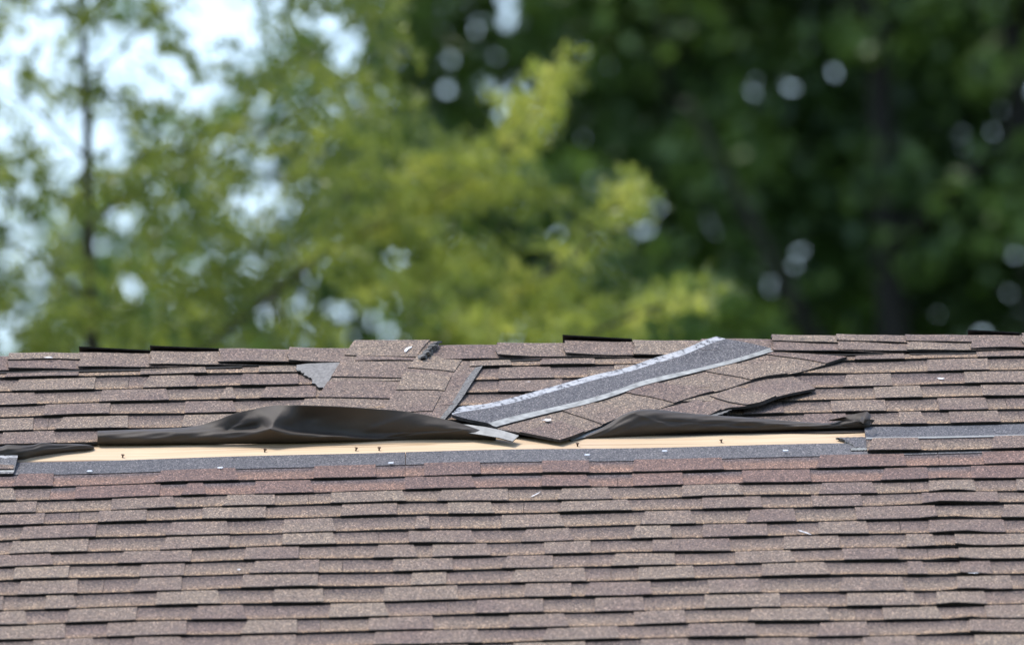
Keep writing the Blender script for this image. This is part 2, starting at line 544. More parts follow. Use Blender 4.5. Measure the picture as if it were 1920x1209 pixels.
# ------------------------------------------------------------------ courses of shingles
H_, T_, TH = 0.0098, 0.0021, 0.0052
BUTT = {1: 688, 2: 712, 3: 737, 4: 761, 5: 786, 6: 811, 7: 836, 8: 862, 9: 890, 10: 916, 11: 939, 12: 962, 13: 990, 14: 1016, 15: 1041, 16: 1066, 17: 1093,
        18: 1122, 19: 1150, 20: 1177, 21: 1204.5}
SC = {}
for k, y in BUTT.items():
    SC[k] = us(P(960, y, 0.0065 + sag(0)))[1]
for k in range(22, 60):
    SC[k] = SC[k - 1] + 0.143
SC[0] = SC[1] - 0.143
TABS = {
    1: [(9, 147), (263, 388), (485, 563), (690, 800), (880, 960), (1012, 1116), (1240, 1330), (1420, 1520), (1602, 1696), (1832, 1960)],
    2: [(23, 177), (268, 370), (451, 560), (700, 810), (934, 1040), (1150, 1250), (1400, 1490), (1738, 1855)],
    3: [(-40, 70), (186, 318), (412, 443), (487, 592), (760, 830), (934, 1057), (1230, 1330), (1579, 1673), (1808, 1930)],
    4: [(80, 205), (346, 443), (560, 660), (790, 850), (975, 1090), (1260, 1370), (1641, 1730), (1842, 1950)],
    5: [(-20, 62), (105, 240), (341, 440), (560, 690), (900, 1010), (1200, 1320), (1395, 1470), (1560, 1662), (1761, 1853)],
    6: [(0, 107), (250, 330), (1500, 1590), (1688, 1738), (1782, 1876)],
    8: [(1628, 1727), (1857, 1975)],
    9: [(22, 100), (290, 448), (589, 706), (795, 902), (1017, 1105), (1187, 1357), (1530, 1700), (1845, 1960)],
    10: [(140, 299), (340, 387), (478, 589), (760, 892), (1015, 1108), (1187, 1281), (1393, 1521), (1651, 1741), (1821, 1960)],
    11: [(-60, 67), (208, 330), (416, 516), (620, 762), (819, 954), (1045, 1149), (1278, 1395), (1534, 1645), (1741, 1829)],
    12: [(-20, 82), (184, 275), (379, 498), (638, 744), (840, 928), (1045, 1185), (1318, 1430), (1523, 1617), (1728, 1873)],
    13: [(38, 179), (310, 432), (529, 631), (778, 806), (939, 1059), (1200, 1305), (1399, 1493), (1606, 1758), (1876, 1960)],
    14: [(18, 164), (300, 430), (529, 631), (766, 892), (977, 1076), (1183, 1260), (1317, 1440), (1534, 1629), (1741, 1885)],
    15: [(-30, 100), (220, 358), (457, 560), (699, 784), (811, 921), (1021, 1108), (1222, 1371), (1469, 1574), (1699, 1754), (1790, 1930)],
    16: [(25, 128), (260, 345), (467, 598), (737, 850), (941, 1037), (1145, 1266), (1378, 1492), (1582, 1685), (1797, 1930)],
    17: [(33, 146), (250, 341), (452, 596), (770, 837), (957, 1099), (1196, 1303), (1428, 1557), (1701, 1740), (1800, 1860)],
    18: [(84, 144), (292, 415), (510, 607), (718, 859), (983, 1072), (1096, 1223), (1329, 1428), (1572, 1697), (1794, 1898)],
    19: [(-20, 52), (124, 255), (359, 463), (616, 729), (892, 1019), (1114, 1209), (1320, 1464), (1588, 1725), (1756, 1851)],
    20: [(-20, 122), (200, 350), (452, 558), (691, 813), (955, 1067), (1190, 1285), (1402, 1555), (1657, 1767), (1850, 1950)],
    21: [(60, 180), (248, 345), (441, 556), (700, 904), (1017, 1161), (1293, 1420), (1530, 1630), (1818, 1950)],
    22: [(-20, 90), (160, 270), (380, 480), (560, 690), (790, 880), (960, 1100), (1200, 1300), (1400, 1520), (1620, 1720), (1830, 1950)],
}
KINKX = 0.86     # a buckled joint runs down the right side


def lift(k, u):
    a = 0.0007 * math.sin(u * 7.3 + k * 2.1) + 0.0005 * math.sin(u * 17.0 + k * 5.7) + 0.0003 * math.sin(u * 41.0 + k * 3.3)
    kk = max(0.0, 1 - abs(u - KINKX - 0.012 * math.sin(k * 1.9)) / 0.05) * (0.0045 if k > 9 else 0.0)
    return max(-0.0012, a) + kk


def wob(k, u):
    return 0.0030 * math.sin(u * 2.3 + k * 1.7) + 0.0016 * math.sin(u * 6.1 + k * 4.1)


def surf(k, u, d, extra=0.0):
    h = H_ * (1 - d / 0.30) + lift(k, u) * max(0.0, 1 - d / 0.13) + sag(u, SC[k]) + extra
    return roof(u, SC[k] - d + wob(k, u), h)


def strip_grid(k, u0, u1, ds, extra=0.0, step=0.045, slant=(0, 0), jag=0.0):
    n = max(2, int((u1 - u0) / step + 0.99))
    G, UVs = [], []
    for i in range(n + 1):
        row, ruv = [], []
        for d in ds:
            f = max(0.0, min(1.0, d / 0.143))
            a = u0 + slant[0] * f
            b = u1 - slant[1] * f
            u = a + (b - a) * i / n
            e = 0.0
            dd = d
            if jag and d == ds[0]:
                dd = d + jag * math.sin(u * 63 + k) * math.sin(u * 131 + 2 * k)
            row.append(surf(k, u, dd, extra + e)); ruv.append((u, d))
        G.append(row); UVs.append(ruv)
    return G, UVs


def px_u(px, k):
    y = {**BUTT}.get(k, 1204.5 + 27 * (k - 21))
    slope = math.tan(math.radians(1.2))
    return us(P(px, y - (px - 960) * slope, 0.008))[0]


def make_shingle(k, u0, u1, tabs, red=False, headlap=None):
    """one metre-wide laminated shingle: backing strip with its raised tabs"""
    ex = 0.0030 if k == 8 else 0.0
    G, UVs = strip_grid(k, u0 + 0.0004, u1 - 0.0004, (0.0, 0.03, 0.09, 0.142, 0.16, 0.295), ex, jag=0.0006)
    dn = lambda i, j: SN * (-TH if j < 3 else -0.0028)
    st = slab("shingle", G, UVs, TH, [M_RSTRIP if red else M_STRIP, M_EDGE], house, dn, sides=(0, 0, 1, 1))
    for (a, b, fl, fr) in tabs:
        G, UVs = strip_grid(k, a, b, (-0.0055, 0.03, 0.09, 0.146), T_ + ex, slant=(0.012 * fl, 0.012 * fr), jag=0.0008)
        slab("tab", G, UVs, T_ + 0.0006, [M_RTAB if red else M_TAB, M_EDGE], st, sides=(0, 0, 1, 0))
    if headlap:
        G, UVs = strip_grid(k, u0 + 0.0009, u1 - 0.0009, (0.1335, 0.152, 0.165, 0.296), T_ - 0.0004 + ex, jag=0.0007)
        o = slab("headlap", G, UVs, T_, [headlap, M_EDGE], st, sides=(0, 0, 1, 1))
    return st


random.seed(3)
VIS = 1.62
for k in range(1, 25):
    tp = [(px_u(a, k), px_u(b, k)) for a, b in TABS.get(k, TABS[22 - (k % 3)])] if k != 7 else []
    if k in (7,):
        continue
    # carry the pattern a little beyond the frame on either side
    lo = min([t[0] for t in tp] + [0]); hi = max([t[1] for t in tp] + [0])
    while lo > -VIS:
        g = random.uniform(0.07, 0.14); w = random.uniform(0.08, 0.15); tp.insert(0, (lo - g - w, lo - g)); lo -= g + w
    while hi < VIS:
        g = random.uniform(0.07, 0.14); w = random.uniform(0.08, 0.15); tp.append((hi + g, hi + g + w)); hi += g + w
    lo, hi = min(lo, -VIS) - 0.03, max(hi, VIS) + 0.03
    spans = [(lo, hi)]
    if k == 6:
        spans = [(lo, px_u(183, k)), (px_u(184.5, k), px_u(420, k)), (px_u(1400, k), hi)]
    if k == 8:
        spans = [(lo, px_u(27, k)), (px_u(1626, k), hi)]
    for (a, b) in spans:
        # joints of the metre-wide shingles, in gaps between tabs
        js = [a]
        x = a + random.uniform(0.35, 1.0)
        while x < b - 0.25:
            gaps = [(p[1], q[0]) for p, q in zip(tp[:-1], tp[1:]) if q[0] - p[1] > 0.03]
            if not gaps: break
            c = min(gaps, key=lambda g: abs((g[0] + g[1]) / 2 - x))
            j = c[0] + (c[1] - c[0]) * random.uniform(0.3, 0.7)
            if j > js[-1] + 0.25 and j < b - 0.2:
                js.append(j)
            x += 1.0
        js.append(b)
        for j0, j1 in zip(js[:-1], js[1:]):
            tt = []
            for (p, q) in tp:
                p2, q2 = max(p, j0 + 0.001), min(q, j1 - 0.001)
                if q2 - p2 > 0.02:
                    tt.append((p2, q2, random.choice((0, 0.3, 1)), random.choice((0, 0.2, 0.8))))
            hl = None
            if k == 9: hl = M_HEAD
            if k == 8: hl = M_HEADSEAL
            make_shingle(k, j0, j1, tt, red=(k == 9 or (k == 10 and j1 > -0.62) or (k == 11 and j0 > 0.85)), headlap=hl)

# the rest of the roof, out of the picture: joined
V, F, I, UV = [], [], [], []


def add_to(Gd):
    v, f, i, uv = Gd
    b0 = len(V)
    V.extend(v); F.extend([tuple(q + b0 for q in t) for t in f]); I.extend(i); UV.extend(uv)


last = max(kk for kk in SC if SC[kk] < SL - 0.02)
for k in range(1, last + 1):
    for (a, b) in ([(HX0 - 0.05, -VIS - 0.04), (VIS + 0.04, HX1 + 0.05)] if k < 25 else [(HX0 - 0.05, HX1 + 0.05)]):
        if k < 25 and k != 7:
            pass
        G, UVs = strip_grid(k, a, b, (0.0, 0.142, 0.295), step=0.4)
        add_to(slab_data(G, UVs, lambda i, j: SN * (-TH if j < 1 else -0.0028)))
        x = a + random.uniform(0, 0.1)
        while x < b - 0.2:
            w = random.uniform(0.08, 0.15)
            G, UVs = strip_grid(k, x, x + w, (-0.001, 0.146), T_, step=0.2)
            add_to(slab_data(G, UVs, lambda i, j: SN * (-T_ - 0.0006)))
            x += w + random.uniform(0.07, 0.14)
tag(mesh("shingle_field", V, F, [M_STRIP, M_EDGE], I, UV, house), kind="stuff")

# ------------------------------------------------------------------ ridge caps
CAPX = [-372, -243, -113, 17, 150, 283, 412, 540, 668, 800, 930, 1057, 1187, 1312, 1447, 1568, 1697, 1817, 1914, 2040, 2168, 2296]


def capP(u, t, h):
    """t metres across the ridge, negative towards the camera"""
    f = max(-1.0, min(1.0, t / 0.022))
    dirn = SD if t < 0 else FD
    n = (SN * (0.5 - 0.5 * f) + FN * (0.5 + 0.5 * f)).normalized()
    drop = 0.0016 * max(0.0, 1 - abs(t) / 0.022)
    return Vector((u, YR, ZR)) + dirn * abs(t) + n * (h + 0.0065 + sag(u, 0)) - Vector((0, 0, drop))


random.seed(21)
cap_objs = []
NEAR_EDGE = {17: .150, 150: .150, 283: .146, 412: .142, 540: .146, 800: .150, 930: .146, 1057: .142, 1187: .150, 1312: .150, 1447: .155, 1568: .150, 1697: .150, 1817: .146}
for ci, px in enumerate(CAPX):
    u0 = (px - 960) / 895.0
    nxt = (CAPX[ci + 1] - 960) / 895.0 if ci + 1 < len(CAPX) else u0 + 0.143
    u1 = nxt + 0.012 + 0.13
    se = NEAR_EDGE.get(px, 0.148) + 0.022
    ts = [-se, -se + 0.02, -0.09, -0.045, -0.022, -0.010, 0.0, 0.010, 0.022, 0.06, 0.15]
    hl = random.uniform(0.0095, 0.012)
    curl = random.uniform(0.002, 0.0055)
    ph = random.uniform(0, 6)
    G, UVs = [], []
    n = 8
    for i in range(n + 1):
        f = i / n
        u = u0 + (u1 - u0) * f
        h = hl * (1 - f) + 0.0012 * f + 0.0006 * math.sin(u * 40 + ph)
        row, ru = [], []
        for t in ts:
            e = 0.0
            if t < -0.06:
                e = curl * ((-t - 0.06) / 0.09) ** 2 * (1 - 0.8 * f) * (0.6 + 0.4 * math.sin(f * 5 + ph))
            uu = u + (0.0025 * math.sin(t * 45 + ph) if i == 0 else 0)
            row.append(capP(uu, t * (1 + 0.01 * math.sin(u * 30 + ph)), h + e)); ru.append((uu, 0.05 + t * 0.2))
        G.append(row); UVs.append(ru)
    c = slab("ridge_cap", G, UVs, 0.003, [M_TAB, M_EDGE], house, down=lambda i, j: SN * -0.0030 if j < 6 else FN * -0.0030)
    cap_objs.append(c)
    if px in (17, 1447, 1568, 1697):      # upper ply ends half way down
        G, UVs = [], []
        for i in range(n + 1):
            f = i / n
            u = u0 - 0.001 + (nxt - u0 + 0.03) * f
            h = hl * (1 - f * 0.5) + 0.0012 * f * 0.5 + 0.0032
            row = [capP(u, t, h + 0.0005 * math.sin(u * 50)) for t in (-0.078 - 0.004 * math.sin(f * 4 + ph), -0.04, -0.02, -0.01, 0, 0.01, 0.02, 0.12)]
            G.append(row); UVs.append([(u, 0.05)] * 8)
        slab("upper_ply", G, UVs, 0.0028, [M_TAB, M_EDGE], c, down=lambda i, j: SN * -0.0028 if j < 4 else FN * -0.0028)
    if px in (150, 283, 1057, 1817):      # lifted ply with a black gap below
        G, UVs = [], []
        for i in range(n + 1):
            f = i / n
            u = u0 - 0.003 + (nxt - u0) * f
            g = (0.0062 if px != 1817 else 0.0048) * (1 - f) + 0.0026
            hh = hl * (1 - f * 0.45) + 0.0012 * f * 0.45
            row, ru = [], []
            for q, t in enumerate((-0.006, 0.02, 0.06, 0.13)):
                base = capP(u, t, hh + 0.0028)
                row.append(base + Vector((0, 0, g * (1 - q / 3.0) ** 0.8 + 0.0012))); ru.append((u, 0.05))
            G.append(row); UVs.append(ru)
        slab("lifted_ply", G, UVs, 0.0024, [M_TAB, M_EDGE], c, down=lambda i, j: Vector((0, 0, -0.0022)))
# double layer of starter shingle just under the caps
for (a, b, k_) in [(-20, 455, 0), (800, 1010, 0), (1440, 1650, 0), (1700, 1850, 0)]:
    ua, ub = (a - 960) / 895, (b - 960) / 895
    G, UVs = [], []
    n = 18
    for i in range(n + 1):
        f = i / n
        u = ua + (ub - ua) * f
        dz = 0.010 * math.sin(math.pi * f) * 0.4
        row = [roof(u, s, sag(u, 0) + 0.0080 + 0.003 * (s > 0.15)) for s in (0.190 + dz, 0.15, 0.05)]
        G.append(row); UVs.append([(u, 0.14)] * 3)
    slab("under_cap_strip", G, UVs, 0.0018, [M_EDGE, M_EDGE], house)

# ------------------------------------------------------------------ torn pieces
def catmull(p0, p1, p2, p3, t):
    return 0.5 * ((2 * p1) + (-p0 + p2) * t + (2 * p0 - 5 * p1 + 4 * p2 - p3) * t * t + (-p0 + 3 * p1 - 3 * p2 + p3) * t ** 3)


def resample(pts, n):
    """points along a polyline at n+1 even steps (Catmull-Rom)"""
    L_ = [0]
    for a, b in zip(pts[:-1], pts[1:]):
        L_.append(L_[-1] + (b - a).length)
    out = []
    for i in range(n + 1):
        s = L_[-1] * i / n
        k = 0
        while k < len(pts) - 2 and L_[k + 1] < s:
            k += 1
        t = (s - L_[k]) / max(1e-9, L_[k + 1] - L_[k])
        p = [pts[max(0, k - 1)], pts[k], pts[k + 1], pts[min(len(pts) - 1, k + 2)]]
        out.append(catmull(*p, t))
    return out


def loft(rails, n, sub):
    """rails: lists of world points from b=0 to b=1 -> grid[i][j]"""
    R = [resample(r, n) for r in rails]
    G = []
    for i in range(n + 1):
        row = []
        for j in range(len(R) - 1):
            p = [R[max(0, j - 1)][i], R[j][i], R[j + 1][i], R[min(len(R) - 1, j + 2)][i]]
            for q in range(sub):
                row.append(catmull(*p, q / sub))
        row.append(R[-1][i])
        G.append(row)
    return G


def bil(G, a, b):
    """surface point at parameters a, b of a grid, with normal"""
    ni, nj = len(G) - 1, len(G[0]) - 1
    x, y = min(max(a, 0), 1) * ni, min(max(b, 0), 1) * nj
    i, j = min(int(x), ni - 1), min(int(y), nj - 1)
    fx, fy = x - i, y - j
    p = G[i][j] * (1 - fx) * (1 - fy) + G[i + 1][j] * fx * (1 - fy) + G[i][j + 1] * (1 - fx) * fy + G[i + 1][j + 1] * fx * fy
    nrm = (G[i + 1][j] - G[i][j]).cross(G[i][j + 1] - G[i][j]).normalized()
    if nrm.dot(SN) < 0: nrm = -nrm
    return p, nrm


def flap_tab(G, quad, parent, mat, off=0.0030, na=6, nb=4, name="tab", sides=(1, 0, 0, 1)):
    """raised tab lying on a lofted sheet: quad = (a,b) corners, order 00,10,11,01"""
    g, uv = [], []
    for i in range(na + 1):
        row, ru = [], []
        for j in range(nb + 1):
            s, t = i / na, j / nb
            a = (quad[0][0] * (1 - s) + quad[1][0] * s) * (1 - t) + (quad[3][0] * (1 - s) + quad[2][0] * s) * t
            b = (quad[0][1] * (1 - s) + quad[1][1] * s) * (1 - t) + (quad[3][1] * (1 - s) + quad[2][1] * s) * t
            p, n = bil(G, a, b)
            row.append(p + n * off); ru.append((a, 0.05))
        g.append(row); uv.append(ru)
    return slab(name, g, uv, 0.003, [mat, M_EDGE], parent, down=lambda i, j: SN * (-0.0026), sides=sides)


def top_empty(name, px, py, label, cat, group=None):
    e = empty(name, P(px, py, 0.012))
    tag(e, label, cat, group)
    return e


# --- shingle A (left of the pair laid up the slope) and B beside it
def pts(lst, h=None):
    return [P(*t) if len(t) == 3 else P(t[0], t[1], h) for t in lst]


def lying(name, parent, rails, n, sub, mats, th=0.0034, mat_of=None, sides=None):
    G = loft(rails, n, sub)
    uv = [[(G[i][j].x, 0.05) for j in range(len(G[0]))] for i in range(len(G))]
    # lower face faces away from the roof normal
    o = slab(name, G, uv, th, mats, parent, mat_of=mat_of, sides=sides)
    return G, o


eA = top_empty("loose_shingle", 660, 720, "loose brown shingle laid up the slope to the ridge, left one of the overlapping pair", "roof shingle", "torn-off brown shingles lying on the roof")
GA, oA = lying("sheet", eA, [
    pts([(574, 786, .012), (597, 745, .014), (628, 697, .015), (650, 662, .016), (661, 645, .018), (666, 640, .017)]),
    pts([(640, 787, .012), (664, 747, .014), (690, 700, .016), (706, 664, .017), (714, 645, .019), (716, 640, .018)]),
    pts([(705, 790, .012), (735, 748, .014), (762, 697, .015), (783, 661, .016), (798, 643, .017), (802, 639.5, .017)]),
    pts([(735, 790, .012), (765, 750, .013), (790, 697, .014), (808, 661, .015), (818, 643, .016), (821, 640, .016)])], 30, 4, [M_TAB, M_EDGE, M_UNDER], th=0.0045, sides=(1, 1, 2, 1))  # left rim in the pale underside colour: a painted edge highlight
for quad in (((0.0, -.01), (0.135, -.01), (0.135, 0.74), (0.0, 0.74)), ((0.265, -.006), (0.46, -.006), (0.46, 0.72), (0.265, 0.72)), ((0.525, -.006), (0.72, -.006), (0.70, 0.72), (0.515, 0.72)), ((0.80, -.006), (1.0, -.006), (1.0, 0.70), (0.775, 0.70))):
    flap_tab(GA, quad, eA, M_TAB, sides=(1, 0, 0, 0))

eB = top_empty("loose_shingle", 800, 730, "loose brown shingle with a dark sealant edge, right one of the overlapping pair", "roof shingle", "torn-off brown shingles lying on the roof")
GB, oB = lying("sheet", eB, [
    pts([(707, 792, .016), (720, 765, .018), (742, 733, .019), (760, 697, .020), (783, 668, .018), (793, 657, .016)]),
    pts([(760, 788, .016), (775, 770, .018), (795, 738, .019), (815, 700, .019), (833, 674, .017), (840, 664, .014)]),
    pts([(795, 788, .016), (806, 775, .018), (826, 742, .018), (848, 703, .018), (868, 677, .015), (874, 669, .012)]),
    pts([(820, 790, .016), (828, 780, .018), (852, 748, .017), (876, 708, .016), (896, 684, .014), (900, 676, .012)]),
    pts([(830, 791, .016), (838, 781, .020), (862, 752, .020), (888, 712, .019), (906, 684, .017), (912, 678, .014)])], 30, 4, [M_TAB, M_EDGE, M_TORN, M_UNDER], mat_of=lambda i, j: 2 if j >= 12 else 0, sides=(1, 1, 3, 1))  # its left rim gets the same painted highlight
for quad in (((0.10, -.008), (0.36, -.008), (0.355, 0.50), (0.125, 0.52)), ((0.42, -.008), (0.66, -.008), (0.64, 0.50), (0.43, 0.52)), ((0.72, -.008), (0.96, -.008), (0.94, 0.48), (0.71, 0.5))):
    flap_tab(GB, quad, eB, M_TAB, off=0.0022, sides=(1, 0, 0, 0))

# torn fibre edge sticking up at the ridge beside shingle A
eT = top_empty("torn_fibre_scrap", 802, 655, "ragged grey torn asphalt scrap standing at the ridge on the loose shingles", "shingle scrap")
gt, ut = [], []
for i in range(15):
    f = i / 14
    x = 786 + 27 * f; y = 668 - 28 * f
    jl = (math.sin(i * 2.7) + math.sin(i * 5.1)) * 2.2
    gt.append([P(x - 3 + jl, y + 3, .021), P(x + 3, y + 1, .029 + .003 * math.sin(i * 3)), P(x + 9, y - 1, .032 + .003 * math.sin(i * 2.1)), P(x + 14 + jl, y + (1 if i < 11 else -1), .024)])
    ut.append([(0, 0)] * 4)
slab("fibre_edge", gt, ut, 0.004, [M_TORN, M_TORN], eT)

# --- C: shingle with the grey strip, and one under it
RAILB = [0.0]
def railC(lst):
    x0, x1 = lst[0][0], lst[-1][0]
    b_ = RAILB[0] / 6.0
    RAILB[0] += 1
    return [P(x, y, 0.0155 + 0.014 * (1 - (x - x0) / (x1 - x0)) ** 2.2 * (1 - 0.9 * b_) + 0.015 * max(0.0, min(1.0, (680 - y) / 30)) * (1 - b_)) for x, y in lst]
eC = top_empty("loose_shingle", 1150, 740, "long loose shingle lying diagonally with a dark grey strip between white and light grey lines", "roof shingle", "torn-off brown shingles lying on the roof")
rC = [
    railC([(853, 774), (863, 765), (910, 760), (962, 748), (1009, 735), (1056, 722), (1113, 706), (1171, 693), (1223, 675), (1280, 658), (1320, 641), (1343, 633.5)]),
    railC([(848, 780), (866, 775), (910, 768.5), (962, 758), (1015, 743), (1060, 730), (1119, 714), (1171, 702), (1223, 686), (1280, 669), (1330, 648), (1361, 638)]),
    railC([(880, 789), (900, 787), (940, 776), (985, 765), (1040, 753), (1090, 739), (1145, 724), (1195, 710), (1245, 696), (1300, 680), (1360, 658), (1405, 646)]),
    railC([(915, 796), (936, 790), (975, 780), (1014, 771.5), (1055, 762), (1093, 753), (1145, 738), (1197, 719), (1245, 707), (1300, 695), (1380, 675), (1444, 655)]),
    railC([(930, 803), (950, 797), (985, 788), (1020, 779), (1062, 769), (1100, 760), (1150, 745), (1200, 727), (1250, 714), (1303, 701), (1383, 681), (1450, 661)]),
    railC([(975, 811), (1000, 806), (1035, 795), (1070, 786), (1110, 775), (1145, 765), (1195, 752), (1240, 738), (1290, 724), (1345, 710), (1430, 690), (1520, 665)]),
    railC([(1050, 826), (1075, 818), (1100, 808), (1140, 793), (1165, 783), (1200, 774), (1235, 766), (1312, 741), (1365, 728), (1425, 708.5), (1500, 697), (1588, 670)]),
]
GC, oC = lying("backing", eC, rC, 44, 3, [M_TAB, M_EDGE], th=0.0035)
# the thick headlap with its white strip, dark granules and sealant line lies on the backing
gH = [[bil(GC, i / 60, 0.668 * j / 12 - 0.0001)[0] + SN * 0.0034 for j in range(13)] for i in range(61)]
slab("headlap", gH, [[(0, 0.05)] * 13 for _ in gH], 0.003, [M_WHITE, M_EDGE, M_HEAD, M_SEAL], eC,
     mat_of=lambda i, j: 0 if j < 3 else (2 if j < 9 else 3))
BB = 0.66
for quad in (((0.235, BB), (0.345, BB), (0.315, 1.004), (0.172, 1.004)), ((0.475, BB), (0.60, BB), (0.565, 1.004), (0.430, 1.004)),
             ((0.765, BB), (0.865, BB), (0.80, 1.004), (0.700, 1.004)), ((0.965, BB), (1.0, BB), (1.0, 1.004), (0.915, 1.004)), ((-0.0, 0.83), (0.14, 0.83), (0.10, 1.004), (0.0, 1.004))):
    flap_tab(GC, quad, eC, M_TAB, off=0.0022, na=12)

eC2 = top_empty("loose_shingle", 1400, 740, "loose brown shingle with a curled black lower edge, tucked under the diagonal grey-striped one", "roof shingle", "torn-off brown shingles lying on the roof")
GD, oD = lying("sheet", eC2, [
    pts([(1200, 768, .012), (1260, 752, .012), (1330, 732, .012), (1400, 710, .011), (1440, 702, .010), (1478, 699, .009)]),
    pts([(1215, 776, .012), (1275, 763, .013), (1340, 743, .013), (1405, 722, .012), (1455, 710, .011), (1497, 711, .010)]),
    pts([(1230, 788, .012), (1290, 779, .016), (1350, 760, .019), (1415, 741, .020), (1475, 724, .018), (1515, 719, .012)]),
    pts([(1262, 800, .012), (1322, 783, .018), (1362, 765, .026), (1390, 762, .030), (1425, 756, .032), (1453, 745, .031), (1481, 737.5, .028), (1529, 728, .020)])], 36, 4, [M_TAB, M_EDGE], th=0.005)
for quad in (((0.10, 0.3), (0.33, 0.3), (0.30, 1.004), (0.12, 1.004)), ((0.42, 0.3), (0.64, 0.3), (0.66, 1.004), (0.43, 1.004))):
    flap_tab(GD, quad, eC2, M_TAB, na=8)
# torn fibres at the fold of that shingle
gt, ut = [], []
for i in range(12):
    f = i / 11
    x = 1318 + 52 * f; y = 780 - 14 * f
    w = 3 + 7 * math.sin(math.pi * f)
    gt.append([P(x, y - 2, .018), P(x + 2, y + w * .5 + math.sin(i * 3.1) * 1.5, .024), P(x + 4, y + w + math.sin(i * 2.2) * 2, .016)])
    ut.append([(0, 0)] * 3)
slab("torn_edge", gt, ut, 0.003, [M_TORN, M_EDGE], eC2)

# pale strip under the tip of C
eS = top_empty("felt_strip_scrap", 915, 808, "pale grey strip of backing poking out below the diagonal shingle's left tip", "felt scrap")
slab("strip", [[P(856, 794, .026), P(876, 811, .022)], [P(880, 796, .027), P(905, 815, .022)], [P(910, 800, .026), P(935, 820, .021)], [P(940, 806, .024), P(950, 824, .019)], [P(973, 816, .021), P(961, 827, .018)]],
     [[(0, 0)] * 2] * 5, 0.002, [M_PALE, M_EDGE], eS)
eS2 = top_empty("felt_strip_scrap", 1110, 806, "thin pale backing sliver between the diagonal shingle's tip and the right curled felt", "felt scrap")
slab("strip", [[P(1137, 788, .016), P(1150, 790, .014)], [P(1110, 800, .014), P(1125, 805, .011)], [P(1085, 813, .012), P(1098, 819, .009)], [P(1064, 822, .009), P(1072, 826, .007)]],
     [[(0, 0)] * 2] * 4, 0.002, [M_PALE, M_EDGE], eS2)

# grey triangular scrap at left of shingle A
eG = top_empty("shingle_scrap", 600, 700, "light grey ragged triangle of shingle underside left of the loose pair", "shingle scrap")
top = [(556, 684), (575, 681.5), (600, 680.5), (622, 679.5), (641, 679)]
bot = [(557, 691), (571, 700), (583, 710), (594, 724), (606, 728)]
g, uv = [], []
for i in range(25):
    f = i / 24 * 4
    k = min(int(f), 3); t = f - k
    tx = top[k][0] + (top[k + 1][0] - top[k][0]) * t; ty = top[k][1] + (top[k + 1][1] - top[k][1]) * t
    bx = bot[k][0] + (bot[k + 1][0] - bot[k][0]) * t; by = bot[k][1] + (bot[k + 1][1] - bot[k][1]) * t
    jx = random.choice((0, 0, 1, 5, -3)) + 1.5 * math.sin(i * 5.3)
    g.append([P(tx, ty, .016), P(tx * .5 + bx * .5, ty * .5 + by * .5, .017), P(bx + jx, by + 0.8 * math.sin(i * 3.9), .015)])
    uv.append([(0, 0)] * 3)
slab("underside", g, uv, 0.004, [M_UNDER, M_EDGE], eG)

# scrap of headlap at the right end of the bare board
eR = top_empty("shingle_scrap", 1600, 832, "torn blue grey scrap at the right end of the bare board", "shingle scrap")
g, uv = [], []
for i in range(15):
    f = i / 14
    x = 1567 + 62 * f
    lowy = 820 + min(1, f * 1.5) * 22 + 1.5 * math.sin(i * 2.9)
    g.append([P(x, 820 + 0.7 * math.sin(i * 2.2) - 1.5 * f, .009), P(x + 3, (820 + lowy) / 2, .011), P(x + 6 + 3 * math.sin(i * 4.1), lowy, .009)])
    uv.append([(0, 0)] * 3)
slab("headlap_piece", g, uv, 0.004, [M_HEAD, M_TORN], eR)
slab("torn_edge", [[P(1594 + 3 * i, 839.5 + 0.5 * math.sin(i * 2), .013), P(1596 + 3 * i, 844 - 0.1 * i + 0.5 * math.sin(i * 3), .011)] for i in range(12)], [[(0, 0)] * 2] * 12, 0.003, [M_SEAL, M_EDGE], eR)

# grey remnant at the left edge
eL = top_empty("shingle_scrap", 10, 868, "grey speckled shingle end at the far left of the bare board", "shingle scrap")
g, uv = [], []
for i in range(21):
    x = -120 + 153 * i / 20
    y = 856 - 0.02 * (x + 120) + 0.5 * math.sin(i * 2.3)
    g.append([P(x, y, .015), P(x - 0.2, y + 4.5 + 0.8 * math.sin(i * 3.1), .015), P(x - 3, y + 16, .014), P(x - 6, 884 - 0.02 * (x + 120), .013), P(x - 7, 887 - 0.02 * (x + 120), .013), P(x - 8, 890 - 0.02 * (x + 120), .012)])
    uv.append([(x / 895, 0.3 - 0.04 * q) for q in range(6)])
M_GHEAD = granules("worn grey headlap granules", (0.12, 0.115, 0.11), (0.15, 0.145, 0.14), SPECKG, vary=0.3)
slab("headlap_piece", g, uv, 0.004, [M_GHEAD, M_EDGE, M_WHITE, M_SEAL], eL, mat_of=lambda i, j: 2 if j == 0 else (3 if j == 3 else 0))


